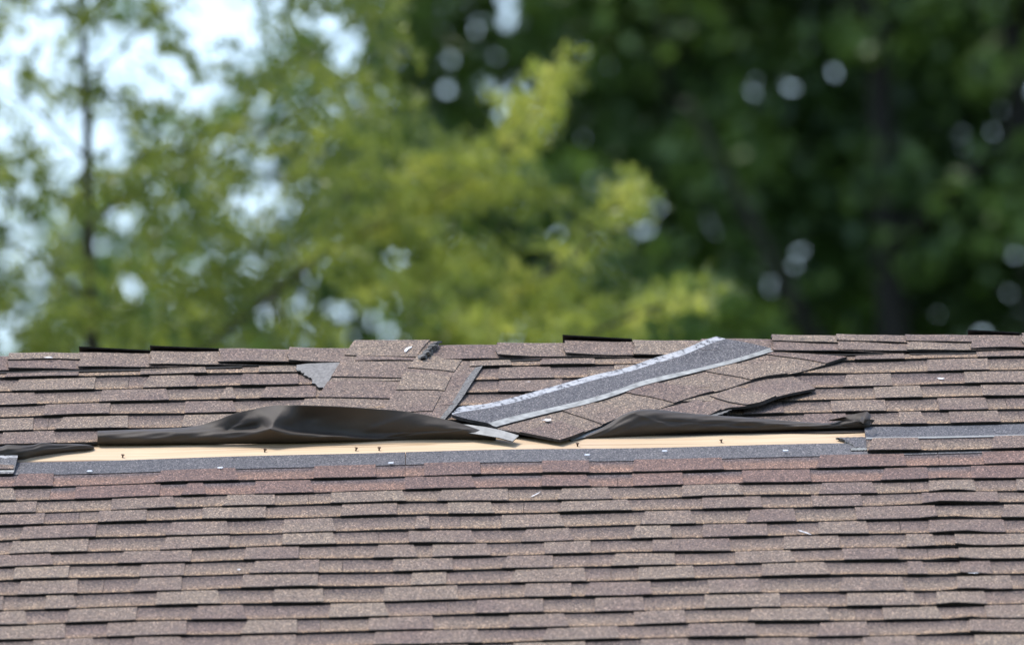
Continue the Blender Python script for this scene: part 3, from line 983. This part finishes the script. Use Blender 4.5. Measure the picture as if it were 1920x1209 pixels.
# ------------------------------------------------------------------ felts
def felt(name, cols, label, base_py, n=260, sub=8, loc=(0, 0), creases=()):
    e = top_empty(name, loc[0], loc[1], label, "roofing felt", "curled pieces of black roofing felt")
    rails = []
    m = len(cols[0][1])
    for j in range(m):
        rr = []
        for x, prof in cols:
            py0 = prof[0][0]
            yb = P(x, py0, 0.003).y
            py, t = prof[j]
            rr.append(PW(x, py, yb - t))
        rails.append(rr)
    # columns must share their x, so resample by column index instead of arc length
    nc = len(cols)
    G = []
    per = max(2, n // (nc - 1))
    for c in range(nc - 1):
        for q in range(per):
            t = q / per
            row = [catmull(rails[j][max(0, c - 1)], rails[j][c], rails[j][c + 1], rails[j][min(nc - 1, c + 2)], t) for j in range(m)]
            G.append(row)
    G.append([rails[j][-1] for j in range(m)])
    G2 = []
    for row in G:
        r2 = []
        for j in range(m - 1):
            p = [row[max(0, j - 1)], row[j], row[j + 1], row[min(m - 1, j + 2)]]
            for q in range(sub):
                r2.append(catmull(*p, q / sub))
        r2.append(row[-1])
        G2.append(r2)
    # small creases
    ni, nj = len(G2), len(G2[0])
    for i in range(ni):
        for j in range(nj):
            w = math.sin(math.pi * j / (nj - 1))
            a = G2[i][j]
            if creases:
                qx, qy = project(a)
                for (x0, y0, x1, y1, amp, wd) in creases:
                    dx, dy = x1 - x0, (y1 - y0) * 2.5
                    ex, ey = qx - x0, (qy - y0) * 2.5
                    tt = max(0.0, min(1.0, (ex * dx + ey * dy) / (dx * dx + dy * dy)))
                    ds = math.hypot(ex - tt * dx, ey - tt * dy)
                    a = a + Vector((0, -1, 0.12)) * (amp * w ** 0.5 * math.exp(-ds / wd) * (1 - 0.6 * tt))
            a = a + Vector((0, -1, 0.3)) * (0.0010 * w * (math.sin(a.x * 37 + j * 0.35) + 0.7 * math.sin(a.x * 83 - j * 0.6 + 1.0)))
            G2[i][j] = a
    V = [p for r in G2 for p in r]
    F = []
    t = lambda i, j: i * nj + j
    for i in range(ni - 1):
        for j in range(nj - 1):
            F.append((t(i, j), t(i + 1, j), t(i + 1, j + 1), t(i, j + 1)))
    o = mesh("sheet", V, F, M_FELT, None, None, e, True)
    so_ = o.modifiers.new("thickness", 'SOLIDIFY')
    so_.thickness = 0.0012
    so_.offset = 0
    return e


T0 = lambda *a: list(a)
colsL = [
    (183, T0((834, .0), (829, .014), (821, .020), (813, .014), (810, .0), (808.5, -.02), (808, -.05))),
    (240, T0((833.5, .0), (829, .014), (821, .020), (812.5, .013), (809, .0), (807, -.02), (806, -.05))),
    (300, T0((832.5, .0), (828, .014), (820, .020), (812, .014), (808, .0), (806, -.02), (804, -.05))),
    (360, T0((832, .0), (828, .014), (820, .021), (811.5, .016), (807, .002), (803, -.015), (800, -.03))),
    (405, T0((832, .0), (828, .014), (820, .023), (811, .018), (806, .004), (797, -.004), (788, -.012))),
    (440, T0((832, .0), (827, .014), (820, .026), (812, .022), (806, .004), (790, .004), (775, .000))),
    (480, T0((831.5, .0), (827, .020), (819, .036), (811, .034), (803, .008), (784, .012), (766, -.006))),
    (510, T0((831, .0), (827, .020), (819, .038), (810, .046), (799, .038), (780, .022), (761, -.010))),
    (545, T0((831, .0), (827, .020), (820, .036), (813, .038), (806, .010), (782, .016), (759.5, .010))),
    (580, T0((830, .0), (827, .018), (821, .034), (816, .034), (810, .000), (785, -.006), (760, .016))),
    (640, T0((829, .0), (826, .016), (822, .028), (818.5, .028), (814, .000), (789, .000), (762, .022))),
    (700, T0((827.5, .0), (825.5, .008), (823, .014), (820, .012), (815, .002), (792, .006), (766, .018))),
    (760, T0((826, .0), (823, .004), (820, .006), (816, .010), (809, .018), (793, .022), (771, .018))),
    (820, T0((825, .0), (822, .004), (818, .012), (813, .020), (806, .028), (796, .028), (783, .016))),
    (870, T0((824.5, .0), (822, .006), (818, .014), (813, .024), (807, .028), (802, .024), (796, .014))),
    (930, T0((826, .0), (825, .003), (824, .006), (822.5, .010), (821, .010), (819.5, .006), (818, .0))),
]
felt("roofing_felt", colsL, "large black felt flap with a peaked fold above the bare board's left half", 831, creases=((506, 809, 530, 768, .012, 14), (506, 809, 400, 813, .007, 12), (506, 809, 650, 821, .008, 12), (506, 809, 470, 768, -.006, 12),
      (425, 806, 462, 778, -.008, 10), (440, 800, 480, 790, .006, 8), (700, 802, 790, 772, .007, 14), (690, 812, 860, 806, -.007, 12), (770, 818, 900, 803, .008, 10), (330, 812, 420, 806, .004, 10), (560, 800, 640, 780, .004, 16), (600, 812, 700, 800, -.004, 14)), loc=(500, 826))


def roll_cols(rows, amp):
    out = []
    for x, b, t, k in rows:
        hgt = b - t
        out.append((x, [(b, 0.0), (b - 0.20 * hgt, amp * k * 0.8), (b - 0.45 * hgt, amp * k), (b - 0.72 * hgt, amp * k * 0.85), (b - 0.92 * hgt, amp * k * 0.3), (t, -amp * k * 0.5), (t + 0.5, -amp * k * 2.0)]))
    return out


colsR = roll_cols([(1068, 825.5, 824, .3), (1090, 823.5, 820, .4), (1112, 822, 811, .6), (1140, 821, 796, .7), (1165, 820, 780, .8), (1190, 819, 770.5, 1.0), (1215, 817.5, 768, 1.2), (1245, 816, 769.5, 1.3),
                   (1300, 813.5, 776, 1.3), (1350, 812, 779.5, 1.2), (1400, 811, 783, 1.1), (1450, 809.5, 787, 1.0), (1500, 808, 791, 1.0), (1550, 807, 793.5, .9), (1580, 806.5, 787, 1.0), (1605, 806, 784, 1.0), (1622, 805, 785.5, .9), (1631, 803, 789, .7)], 0.020)
eFR = felt("roofing_felt", colsR, "long black felt roll with a crumpled right end above the bare board's right half", 812, creases=((1190, 776, 1260, 800, .006, 14), (1235, 788, 1420, 800, -.005, 12), (1300, 785, 1480, 797, .004, 10), (1500, 801, 1600, 796, .006, 8), (1560, 792, 1590, 801, -.006, 7), (1600, 788, 1622, 800, .006, 6)), loc=(1350, 812))
# crumpled dark corner behind its right end, and nail holes torn in it
g = [[P(1553, 788, .022), P(1556, 786.5, .028)], [P(1580, 788, .024), P(1584, 781, .032)], [P(1603, 790, .024), P(1606, 775, .036)], [P(1618, 791, .024), P(1626, 771, .036)], [P(1627, 793, .022), P(1633, 777, .030)], [P(1630, 795, .020), P(1632, 784, .026)]]
slab("torn_corner", g, [[(0, 0)] * 2] * 6, 0.001, [M_FELT, M_FELT], eFR, smooth=True)
g = [[P(1612, 789, .036), P(1616, 779, .046)], [P(1619, 793, .038), P(1621, 786, .046)], [P(1628, 792, .038), P(1631, 785.5, .044)], [P(1634, 790, .034), P(1640, 787, .038)], [P(1632, 796, .034), P(1635, 793, .036)]]
slab("torn_lip", g, [[(0, 0)] * 2] * 5, 0.001, [M_FELT, M_FELT], eFR)
colsS = roll_cols([(-90, 866, 842, 1.0), (-40, 864, 840, 1.0), (0, 862, 838, 1.0), (14, 862, 834.5, 1.0), (40, 861, 835.5, 1.0), (62, 856.5, 834.5, 1.0), (80, 853.5, 830, 1.1), (110, 849, 832.5, .9), (140, 845.5, 832.5, .9), (165, 843, 834, .7), (176, 841, 837.5, .4)], 0.016)
felt("roofing_felt", colsS, "small low curl of black felt at the left end of the bare board", 850, loc=(80, 848))

# ------------------------------------------------------------------ nails
def nail_mesh(name, mat, r=0.0055, l=0.012, tilt=0.0):
    V, F = [], []
    n = 10
    for z, rr in ((0, 0.0016), (l - 0.0012, 0.0016), (l - 0.0012, r), (l, r)):
        for s in range(n):
            a = 2 * math.pi * s / n
            V.append(Vector((rr * math.cos(a), rr * math.sin(a), z)))
    for q in range(3):
        for s in range(n):
            s2 = (s + 1) % n
            F.append((q * n + s, q * n + s2, (q + 1) * n + s2, (q + 1) * n + s))
    F.append(tuple(3 * n + s for s in range(n)))
    me = bpy.data.meshes.new(name)
    me.from_pydata(V, [], F)
    me.materials.append(mat)
    return me


rot = SN.to_track_quat('Z', 'Y').to_euler()
nm = nail_mesh("standing_nail", M_NAILM, 0.0036, 0.0068)
for i, (px, py) in enumerate(((230, 858), (496, 850), (667, 849), (711, 848), (1083, 841), (1353, 832), (1640, 0))):
    if py == 0: continue
    o = bpy.data.objects.new("nail", nm)
    link(o, house)
    u, s = us(P(px, py, 0))
    o.location = roof(u, s, sag(u, s)) - Vector(house.location)
    o.rotation_euler = (rot.x + random.uniform(-.25, .25), rot.y + random.uniform(-.3, .3), 0)
nz = nail_mesh("flat_nail_head", M_ZINC, 0.0058, 0.003)
for i, (px, py) in enumerate(((168, 883), (413, 879.5), (733, 871.5), (1101, 857), (1473, 848), (1246, 848))):
    o = bpy.data.objects.new("nail_head", nz)
    link(o, house)
    u, s = us(P(px, py, 0.011))
    o.location = roof(u, s, 0.0092 + sag(u, s)) - Vector(house.location)
    o.rotation_euler = rot


# scuffs: thin crusts of white where granules were scraped
def scuff(px, py, w, h, hh, parent, seed, tilt=0.0):
    rr = random.Random(seed)
    V = [P(px, py, hh)]
    n = 14
    for i in range(n):
        a = 2 * math.pi * i / n
        q = rr.uniform(0.45, 1.1)
        x = w * q * math.cos(a); y = h * q * math.sin(a)
        V.append(P(px + x, py + y + tilt * x, hh))
    F = [(0, 1 + i, 1 + (i + 1) % n) for i in range(n)]
    mesh("scuff", V, F, M_CHALK, None, None, parent)


scuff(91, 669.5, 10, 1.6, .0245, house, 1)
scuff(764, 654, 8, 4, .0218, eA, 2, -0.6)
scuff(1026, 787, 11, 2.6, .0235, eC, 3)
scuff(992, 716, 8, 1.6, .0125, house, 4)
scuff(1764, 709, 8, 1.6, .0135, house, 5)
scuff(1508, 997, 14, 1.4, .0155, house, 6, 0.33)
scuff(1003, 927, 14, 1.2, .0145, house, 7, -0.5)
scuff(1825, 1073, 12, 1.6, .0145, house, 8)
scuff(448, 1067, 4, 1.6, .0145, house, 9)

# ------------------------------------------------------------------ leaves
def leaves_mesh(name, pos, size, ratio, dirs, mat, parent, tone):
    """one diamond leaf per position: pos (n,3), size (n,), dirs (n,3) long axis"""
    n = len(pos)
    d = dirs / np.linalg.norm(dirs, axis=1, keepdims=True)
    rnd = rng.normal(size=(n, 3))
    s = np.cross(d, rnd); s /= np.linalg.norm(s, axis=1, keepdims=True)
    l = size[:, None]
    V = np.empty((n, 4, 3), dtype=np.float32)
    V[:, 0] = pos - d * l * 0.5
    V[:, 1] = pos + s * l * ratio * 0.5 - d * l * 0.05
    V[:, 2] = pos + d * l * 0.5
    V[:, 3] = pos - s * l * ratio * 0.5 - d * l * 0.05
    V -= np.array(origin(parent), dtype=np.float32)
    me = bpy.data.meshes.new(name)
    me.vertices.add(n * 4)
    me.vertices.foreach_set("co", V.reshape(-1))
    me.loops.add(n * 4)
    me.loops.foreach_set("vertex_index", np.arange(n * 4, dtype=np.int32))
    me.polygons.add(n)
    me.polygons.foreach_set("loop_start", np.arange(0, n * 4, 4, dtype=np.int32))
    me.polygons.foreach_set("loop_total", np.full(n, 4, dtype=np.int32))
    me.materials.append(mat)
    at = me.attributes.new("leaf_tone", 'FLOAT', 'FACE')
    at.data.foreach_set("value", tone.astype(np.float32))
    me.update(calc_edges=True)
    o = bpy.data.objects.new(name, me)
    return link(o, parent)


def proj_np(p):
    v = p - np.array(CAM)
    w = v @ np.array(FW)
    return 960 + FPX * (v @ np.array(RT)) / w, 604.5 - FPX * (v @ np.array(UP)) / w


def seg_dist(x, y, path):
    best = np.full(x.shape, 1e9)
    for (ax, ay), (bx, by) in zip(path[:-1], path[1:]):
        dx, dy = bx - ax, by - ay
        t = np.clip(((x - ax) * dx + (y - ay) * dy) / (dx * dx + dy * dy), 0, 1)
        best = np.minimum(best, np.hypot(x - ax - t * dx, y - ay - t * dy))
    return best


def holes(x, y, lst, soft=0.35, floor=0.03):
    k = np.ones(x.shape)
    for cx, cy, rx, ry in lst:
        r = np.hypot((x - cx) / rx, (y - cy) / ry)
        k *= np.clip((r - 0.75) / soft, floor, 1)
    return k


# --- near tree, feathery light crown
YN = 56.0
GAPS_N_ = [(95, 85, 60, 60), (45, 215, 75, 45), (130, 260, 45, 80), (215, 105, 60, 55), (290, 140, 75, 50), (365, 185, 60, 35), (15, 110, 30, 60), (330, 40, 50, 26), (445, 25, 75, 45), (490, 95, 45, 30),
          (400, 100, 35, 22), (230, 412, 55, 40), (425, 405, 45, 42), (495, 370, 60, 35), (50, 480, 32, 55), (75, 530, 45, 35), (250, 545, 45, 45), (585, 522, 22, 22), (190, 500, 26, 24), (650, 90, 38, 45),
          (560, 575, 34, 28), (688, 600, 42, 40), (745, 485, 40, 38), (600, 60, 30, 24), (10, 650, 30, 20), (740, 600, 25, 30), (640, 460, 30, 35), (860, 420, 24, 20), (940, 450, 24, 18), (740, 300, 40, 26)]
_g = random.Random(9)
LEFTGAPS = []
for _i in range(150):    # pinholes of sky through the feathery crown
    _q = _g.uniform(5, 13)
    LEFTGAPS.append((_g.uniform(-80, 980), _g.uniform(-60, 650), _q, _q * _g.uniform(0.9, 1.5)))
GAPS_N = LEFTGAPS + [(a, b, c * (0.62 if b > 350 else 0.95), d * (0.62 if b > 350 else 0.95)) for a, b, c, d in GAPS_N_]
PATHS = [([(600, 480), (720, 420), (850, 350), (960, 270), (1010, 200), (1040, 115)], 42), ([(940, 190), (1000, 215)], 24), ([(850, 370), (960, 350), (1035, 375)], 34), ([(780, 650), (900, 590), (1000, 530), (1090, 470), (1140, 400), (1190, 350)], 40),
         ([(1040, 640), (1140, 612), (1230, 575), (1335, 548)], 34), ([(760, 330), (860, 300), (960, 280)], 40), ([(700, 560), (850, 500), (940, 480)], 50), ([(1190, 350), (1200, 345)], 26), ([(900, 650), (1000, 610), (1080, 560)], 60)]
EDGE = ([-400, 0, 100, 200, 300, 350, 450, 550, 650, 1200], [740, 790, 815, 835, 860, 900, 900, 940, 1030, 1120])


def dens_near(x, y):
    e = np.interp(y, EDGE[0], EDGE[1])
    a = np.clip((e - x) / 60, 0, 1)
    a = a * holes(x, y, GAPS_N, 0.5, 0.22)
    for path, w in PATHS:
        d = seg_dist(x, y, path)
        a = np.maximum(a, np.clip((w * 1.0 - d) / (w * 0.6), 0, 1))
    return a


near = empty("feathery_tree", (-1.52, YN, 0))
tag(near, "light yellow-green feathery tree behind the left half of the ridge with thin upright stem", "tree")
# trunk and the thin leader seen at the left of the picture
tp = [PW(165, 700, YN)]
stem = [Vector((-1.52, YN, -0.1)), Vector((-1.50, YN, 2.5)), Vector((-1.45, YN, 5.0)), Vector((-1.43, YN, 7.4)), PW(165, 420, YN), PW(164, 250, YN), PW(156, 90, YN), PW(148, -60, YN), PW(150, -500, YN), PW(160, -900, YN)]
V, F = tube(stem, [0.13, 0.11, 0.085, 0.05, 0.020, 0.017, 0.013, 0.011, 0.009, 0.004], 8)
mesh("trunk", V, F, M_BARKL, None, None, near, True)


def branch(path, y0, y1, r0, r1, parent, mat, name="branch"):
    p = [PW(a, b, y0 + (y1 - y0) * i / (len(path) - 1)) for i, (a, b) in enumerate(path)]
    V, F = tube(p, [r0 + (r1 - r0) * i / (len(p) - 1) for i in range(len(p))], 6)
    mesh(name, V, F, mat, None, None, parent, True)


branch([(165, 900), (300, 720), (600, 480), (720, 420), (850, 350), (960, 270), (1010, 200), (1038, 120)], YN, YN - 0.4, 0.0154, 0.002, near, M_BARKL)
branch([(165, 1100), (500, 820), (780, 660), (900, 590), (1000, 530), (1090, 470), (1140, 400), (1188, 352)], YN, YN - 0.5, 0.0165, 0.002, near, M_BARKL)
branch([(165, 1200), (600, 900), (1040, 650), (1140, 612), (1230, 575), (1330, 548)], YN, YN - 0.3, 0.0165, 0.002, near, M_BARKL)
branch([(164, 420), (300, 330), (480, 260), (640, 150), (760, 60)], YN, YN + 0.6, 0.0099, 0.002, near, M_BARKL)
branch([(164, 300), (60, 200), (-80, 120)], YN, YN + 0.4, 0.0077, 0.002, near, M_BARKL)
branch([(160, 160), (260, 60), (400, -40)], YN, YN - 0.5, 0.0066, 0.002, near, M_BARKL)
branch([(165, 560), (40, 470), (-120, 380)], YN, YN - 0.5, 0.0088, 0.002, near, M_BARKL)


def twigs_near(n_try, inframe):
    if inframe:
        x = rng.uniform(-420, 1420, n_try); y = rng.uniform(-330, 780, n_try)
        keep = rng.random(n_try) < dens_near(x, y)
        x, y = x[keep], y[keep]
        dep = YN + rng.normal(0, 0.55, len(x))
        ps = []
        for a, b, c in zip(x, y, dep):
            ps.append(PW(a, b, c))
        P0 = np.array([tuple(p) for p in ps])
    else:
        v = rng.normal(size=(n_try, 3)); v /= np.linalg.norm(v, axis=1, keepdims=True)
        r = rng.random(n_try) ** (1 / 2.2)
        P0 = np.array([-1.6, YN, 8.2]) + v * r[:, None] * np.array([2.6, 2.4, 4.6])
        x, y = proj_np(P0)
        keep = ~((x > -420) & (x < 1950) & (y > -330) & (y < 780)) & (P0[:, 0] < 1.6)
        P0 = P0[keep]
    return P0


def near_leaves(P0, per, size, spread):
    n = len(P0)
    tdir = rng.normal(size=(n, 3)) * 0.6 + np.array([0.45, 0, -0.15])
    tdir /= np.linalg.norm(tdir, axis=1, keepdims=True)
    t = rng.uniform(-0.5, 0.5, (n, per))
    pos = P0[:, None, :] + tdir[:, None, :] * (t * spread)[:, :, None] + rng.normal(0, 0.016, (n, per, 3))
    pos[:, :, 2] -= 0.25 * t * t * spread
    side = rng.normal(size=(n, per, 3)) * 0.7 + tdir[:, None, :] * 0.6 + np.array([0, 0, -0.5])
    tone = np.repeat(rng.random(n) ** 1.3, per) * 0.75 + rng.random(n * per) * 0.25
    return pos.reshape(-1, 3), rng.uniform(size * 0.7, size * 1.3, n * per), side.reshape(-1, 3), tone


P0 = twigs_near(2000, True)
ex_ = []
for path, w in PATHS:        # the reaching sprays are leafier than the inner crown
    for (x0, y0), (x1, y1) in zip(path[:-1], path[1:]):
        L__ = math.hypot(x1 - x0, y1 - y0)
        for _q in range(int(L__ * w / 800) + 1):
            f_ = rng.random()
            ex_.append(tuple(PW(x0 + (x1 - x0) * f_ + rng.normal(0, w * 0.36), y0 + (y1 - y0) * f_ + rng.normal(0, w * 0.36), YN + rng.normal(0, 0.25))))
P0 = np.vstack([P0, np.array(ex_)])
# neighbouring twigs gather in clusters, with darker openings between them
from mathutils import noise as mnoise
sx, sy = proj_np(P0)
sd = np.min([seg_dist(sx, sy, path) / w for path, w in PATHS], axis=0)
kp = [q < 0.9 or mnoise.noise(Vector(p) * 3.3) + 0.35 + 0.25 * random.random() > 0.18 for p, q in zip(P0, sd)]
P0 = P0[np.array(kp)]
a, b, c, tn = near_leaves(P0, 44, 0.040, 0.21)
# leaves on the reaching sprays are yellowest: sunlit tips painted into the tone
x_, y_ = proj_np(a)
sunlit_tips = np.zeros(len(a))
for path, w in PATHS:
    sunlit_tips = np.maximum(sunlit_tips, np.clip(1.3 - seg_dist(x_, y_, path) / w, 0, 1))
tn = np.clip(tn * 0.75 + 0.48 * sunlit_tips, 0, 1)
kk = rng.random(len(a)) < 0.45 + holes(x_, y_, GAPS_N, 0.5)
leaves_mesh("crown", a[kk], b[kk], 0.36, c[kk], M_LEAFN, near, tn[kk])
P0 = twigs_near(2600, False)
a, b, c, tn = near_leaves(P0, 14, 0.10, 0.35)
leaves_mesh("outer_crown", a, b, 0.36, c, M_LEAFN, near, tn)

# --- far trees: dark broad-leaved wood behind the right half
YF = 132.0
FTREES = [  # x, y, height, crown radius, trunk pixel or none, label
    (-9.6, 134.0, 24.0, 3.4, "dark tree at the far left behind the feathery tree's crown"),
    (-5.0, 136.5, 22.4, 3.2, "dark tree seen through the left gaps of the feathery tree"),
    (-1.3, 133.5, 25.5, 3.0, "dark tree straight behind the loose shingle pair, right of the feathery crown"),
    (1.35, 131.0, 27.5, 3.0, "dark green tree behind the diagonal grey-striped shingle"),
    (3.05, 134.5, 28.5, 3.0, "dark green tree with a black upright trunk above the right part of the ridge"),
    (4.35, 130.5, 28.0, 3.2, "dark tree with a leaning black trunk at the right edge of the view"),
    (8.6, 133.0, 27.0, 3.6, "dark tree just beyond the right edge of the view"),
]
GAPS_F = [(1350, 240, 34, 34), (1500, 490, 36, 42), (1205, 430, 36, 34), (1250, 395, 34, 34), (1217, 497, 30, 32), (1675, 435, 20, 26), (960, 32, 42, 50), (1410, 155, 28, 30), (1482, 165, 28, 28), (1530, 85, 24, 24),
          (1900, 75, 30, 34), (1905, 490, 24, 44), (1565, 130, 22, 24), (1855, 350, 16, 34), (1440, 525, 18, 22), (1660, 245, 16, 18), (840, 120, 24, 40), (1530, 10, 26, 16), (1870, 14, 22, 16), (1600, 345, 14, 16), (1415, 175, 22, 24),
          (900, 470, 22, 20), (1830, 250, 16, 20), (1110, 340, 22, 16)]
SKYL = [(110, 100, 150, 190), (100, 250, 160, 110), (300, 140, 180, 100), (440, 40, 150, 90), (230, 410, 50, 42), (460, 385, 90, 55), (60, 490, 60, 70), (250, 545, 55, 50), (650, 90, 50, 60), (585, 522, 24, 24), (690, 600, 45, 40), (560, 575, 36, 30), (745, 485, 42, 40), (10, 650, 40, 24), (640, 460, 36, 36), (600, 30, 60, 40)]


GAPS_F = [(a, b, c * 0.66, d * 0.66) for a, b, c, d in GAPS_F]
SKYL = [(a, b, c * (0.55 if b > 350 else 0.92), d * (0.55 if b > 350 else 0.92)) for a, b, c, d in SKYL]
_r = random.Random(5)
for _i in range(34):     # small chance openings between the leaves
    _q = _r.uniform(7, 14)
    GAPS_F.append((_r.uniform(900, 2000), _r.uniform(-80, 640), _q, _q * _r.uniform(0.9, 1.4)))


GAPS_F = GAPS_F + [(a, b, c * 1.1, d * 1.1) for a, b, c, d in LEFTGAPS]


def dens_far(x, y):
    return holes(x, y, GAPS_F, 0.4, 0.14) * holes(x, y, SKYL, 0.3)


def far_tree(x, y, H, R, label, first):
    root = empty("dark_broadleaf_tree", (x, y, 0))
    tag(root, label, "tree", "dark trees beyond the house")
    lean = 0.0
    if 3.0 < x < 4.5:      # these two stems stand forward of their crowns
        y0_, y = y, 128.4
        lean = -0.30 if x > 4 else -0.12
    pts_ = [Vector((x, y, -0.2)), Vector((x + 0.1, y, 6)), Vector((x - 0.05, y, 12)), Vector((x + 0.1, y, 17)), Vector((x + 0.05 + lean, y, 20)), Vector((x + 0.15 + lean * 1.8, y, 23)), Vector((x, y, H - 1))]
    rs = [0.40, 0.30, 0.22, 0.15, 0.11, 0.07, 0.03] if 3 < x < 4.5 else [0.45, 0.36, 0.30, 0.24, 0.19, 0.12, 0.03] if x > 0 else [0.40, 0.33, 0.26, 0.14, 0.06, 0.03, 0.01]
    V, F = tube(pts_, rs, 9)
    mesh("trunk", V, F, M_BARK, None, None, root, True)
    for i in range(7 if x > 0 else 3):
        z = 13 + i * 1.7 - (2 if x < 0 else 0)
        an = i * 2.4 + x
        e = Vector((x + R * 0.8 * math.cos(an), y + R * 0.7 * math.sin(an), z + 2.4))
        m_ = Vector((x + R * 0.35 * math.cos(an), y + R * 0.3 * math.sin(an), z + 0.7))
        V, F = tube([Vector((x, y, z - 0.3)), m_, e], [0.12, 0.07, 0.02], 6)
        mesh("limb", V, F, M_BARK, None, None, root, True)
    if 3.0 < x < 4.5:
        y = y0_
    # clumps of leaves
    n = 560
    v = rng.normal(size=(n, 3)); v /= np.linalg.norm(v, axis=1, keepdims=True)
    r = rng.random(n) ** (1 / 2.4)
    cz = H - 7.0
    C = np.array([x, y, cz]) + v * r[:, None] * np.array([R, R * 0.95, 7.0])
    px, py = proj_np(C)
    infr = (px > -500) & (px < 2420) & (py > -500) & (py < 1000)
    for sel, per, sz, nm_ in ((infr, 60, 0.17, "crown"), (~infr, 26, 0.36, "outer_crown")):
        c = C[sel]
        if not len(c):
            continue
        cr = rng.uniform(0.35, 0.8, len(c))
        o = rng.normal(size=(len(c), per, 3)); o /= np.linalg.norm(o, axis=2, keepdims=True)
        o *= (rng.random((len(c), per, 1)) ** 0.4)
        o *= cr[:, None, None] * np.array([1.0, 1.0, 0.55])
        p = (c[:, None, :] + o).reshape(-1, 3)
        tone = np.repeat(rng.random(len(c)), per) * 0.7 + rng.random(len(p)) * 0.3
        qx, qy = proj_np(p)
        keep = rng.random(len(p)) < dens_far(qx, qy)
        p, tone = p[keep], tone[keep]
        nn = len(p)
        dr = rng.normal(size=(nn, 3)) * np.array([1, 1, 0.55])
        leaves_mesh(nm_, p, rng.uniform(sz * 0.7, sz * 1.3, nn), 0.62, dr, M_LEAFM if x < -3 else M_LEAFF, root, tone)
    return root


for i, t in enumerate(FTREES):
    far_tree(*t, first=(i == 0))
# a second leaning trunk seen against the right side of the wood
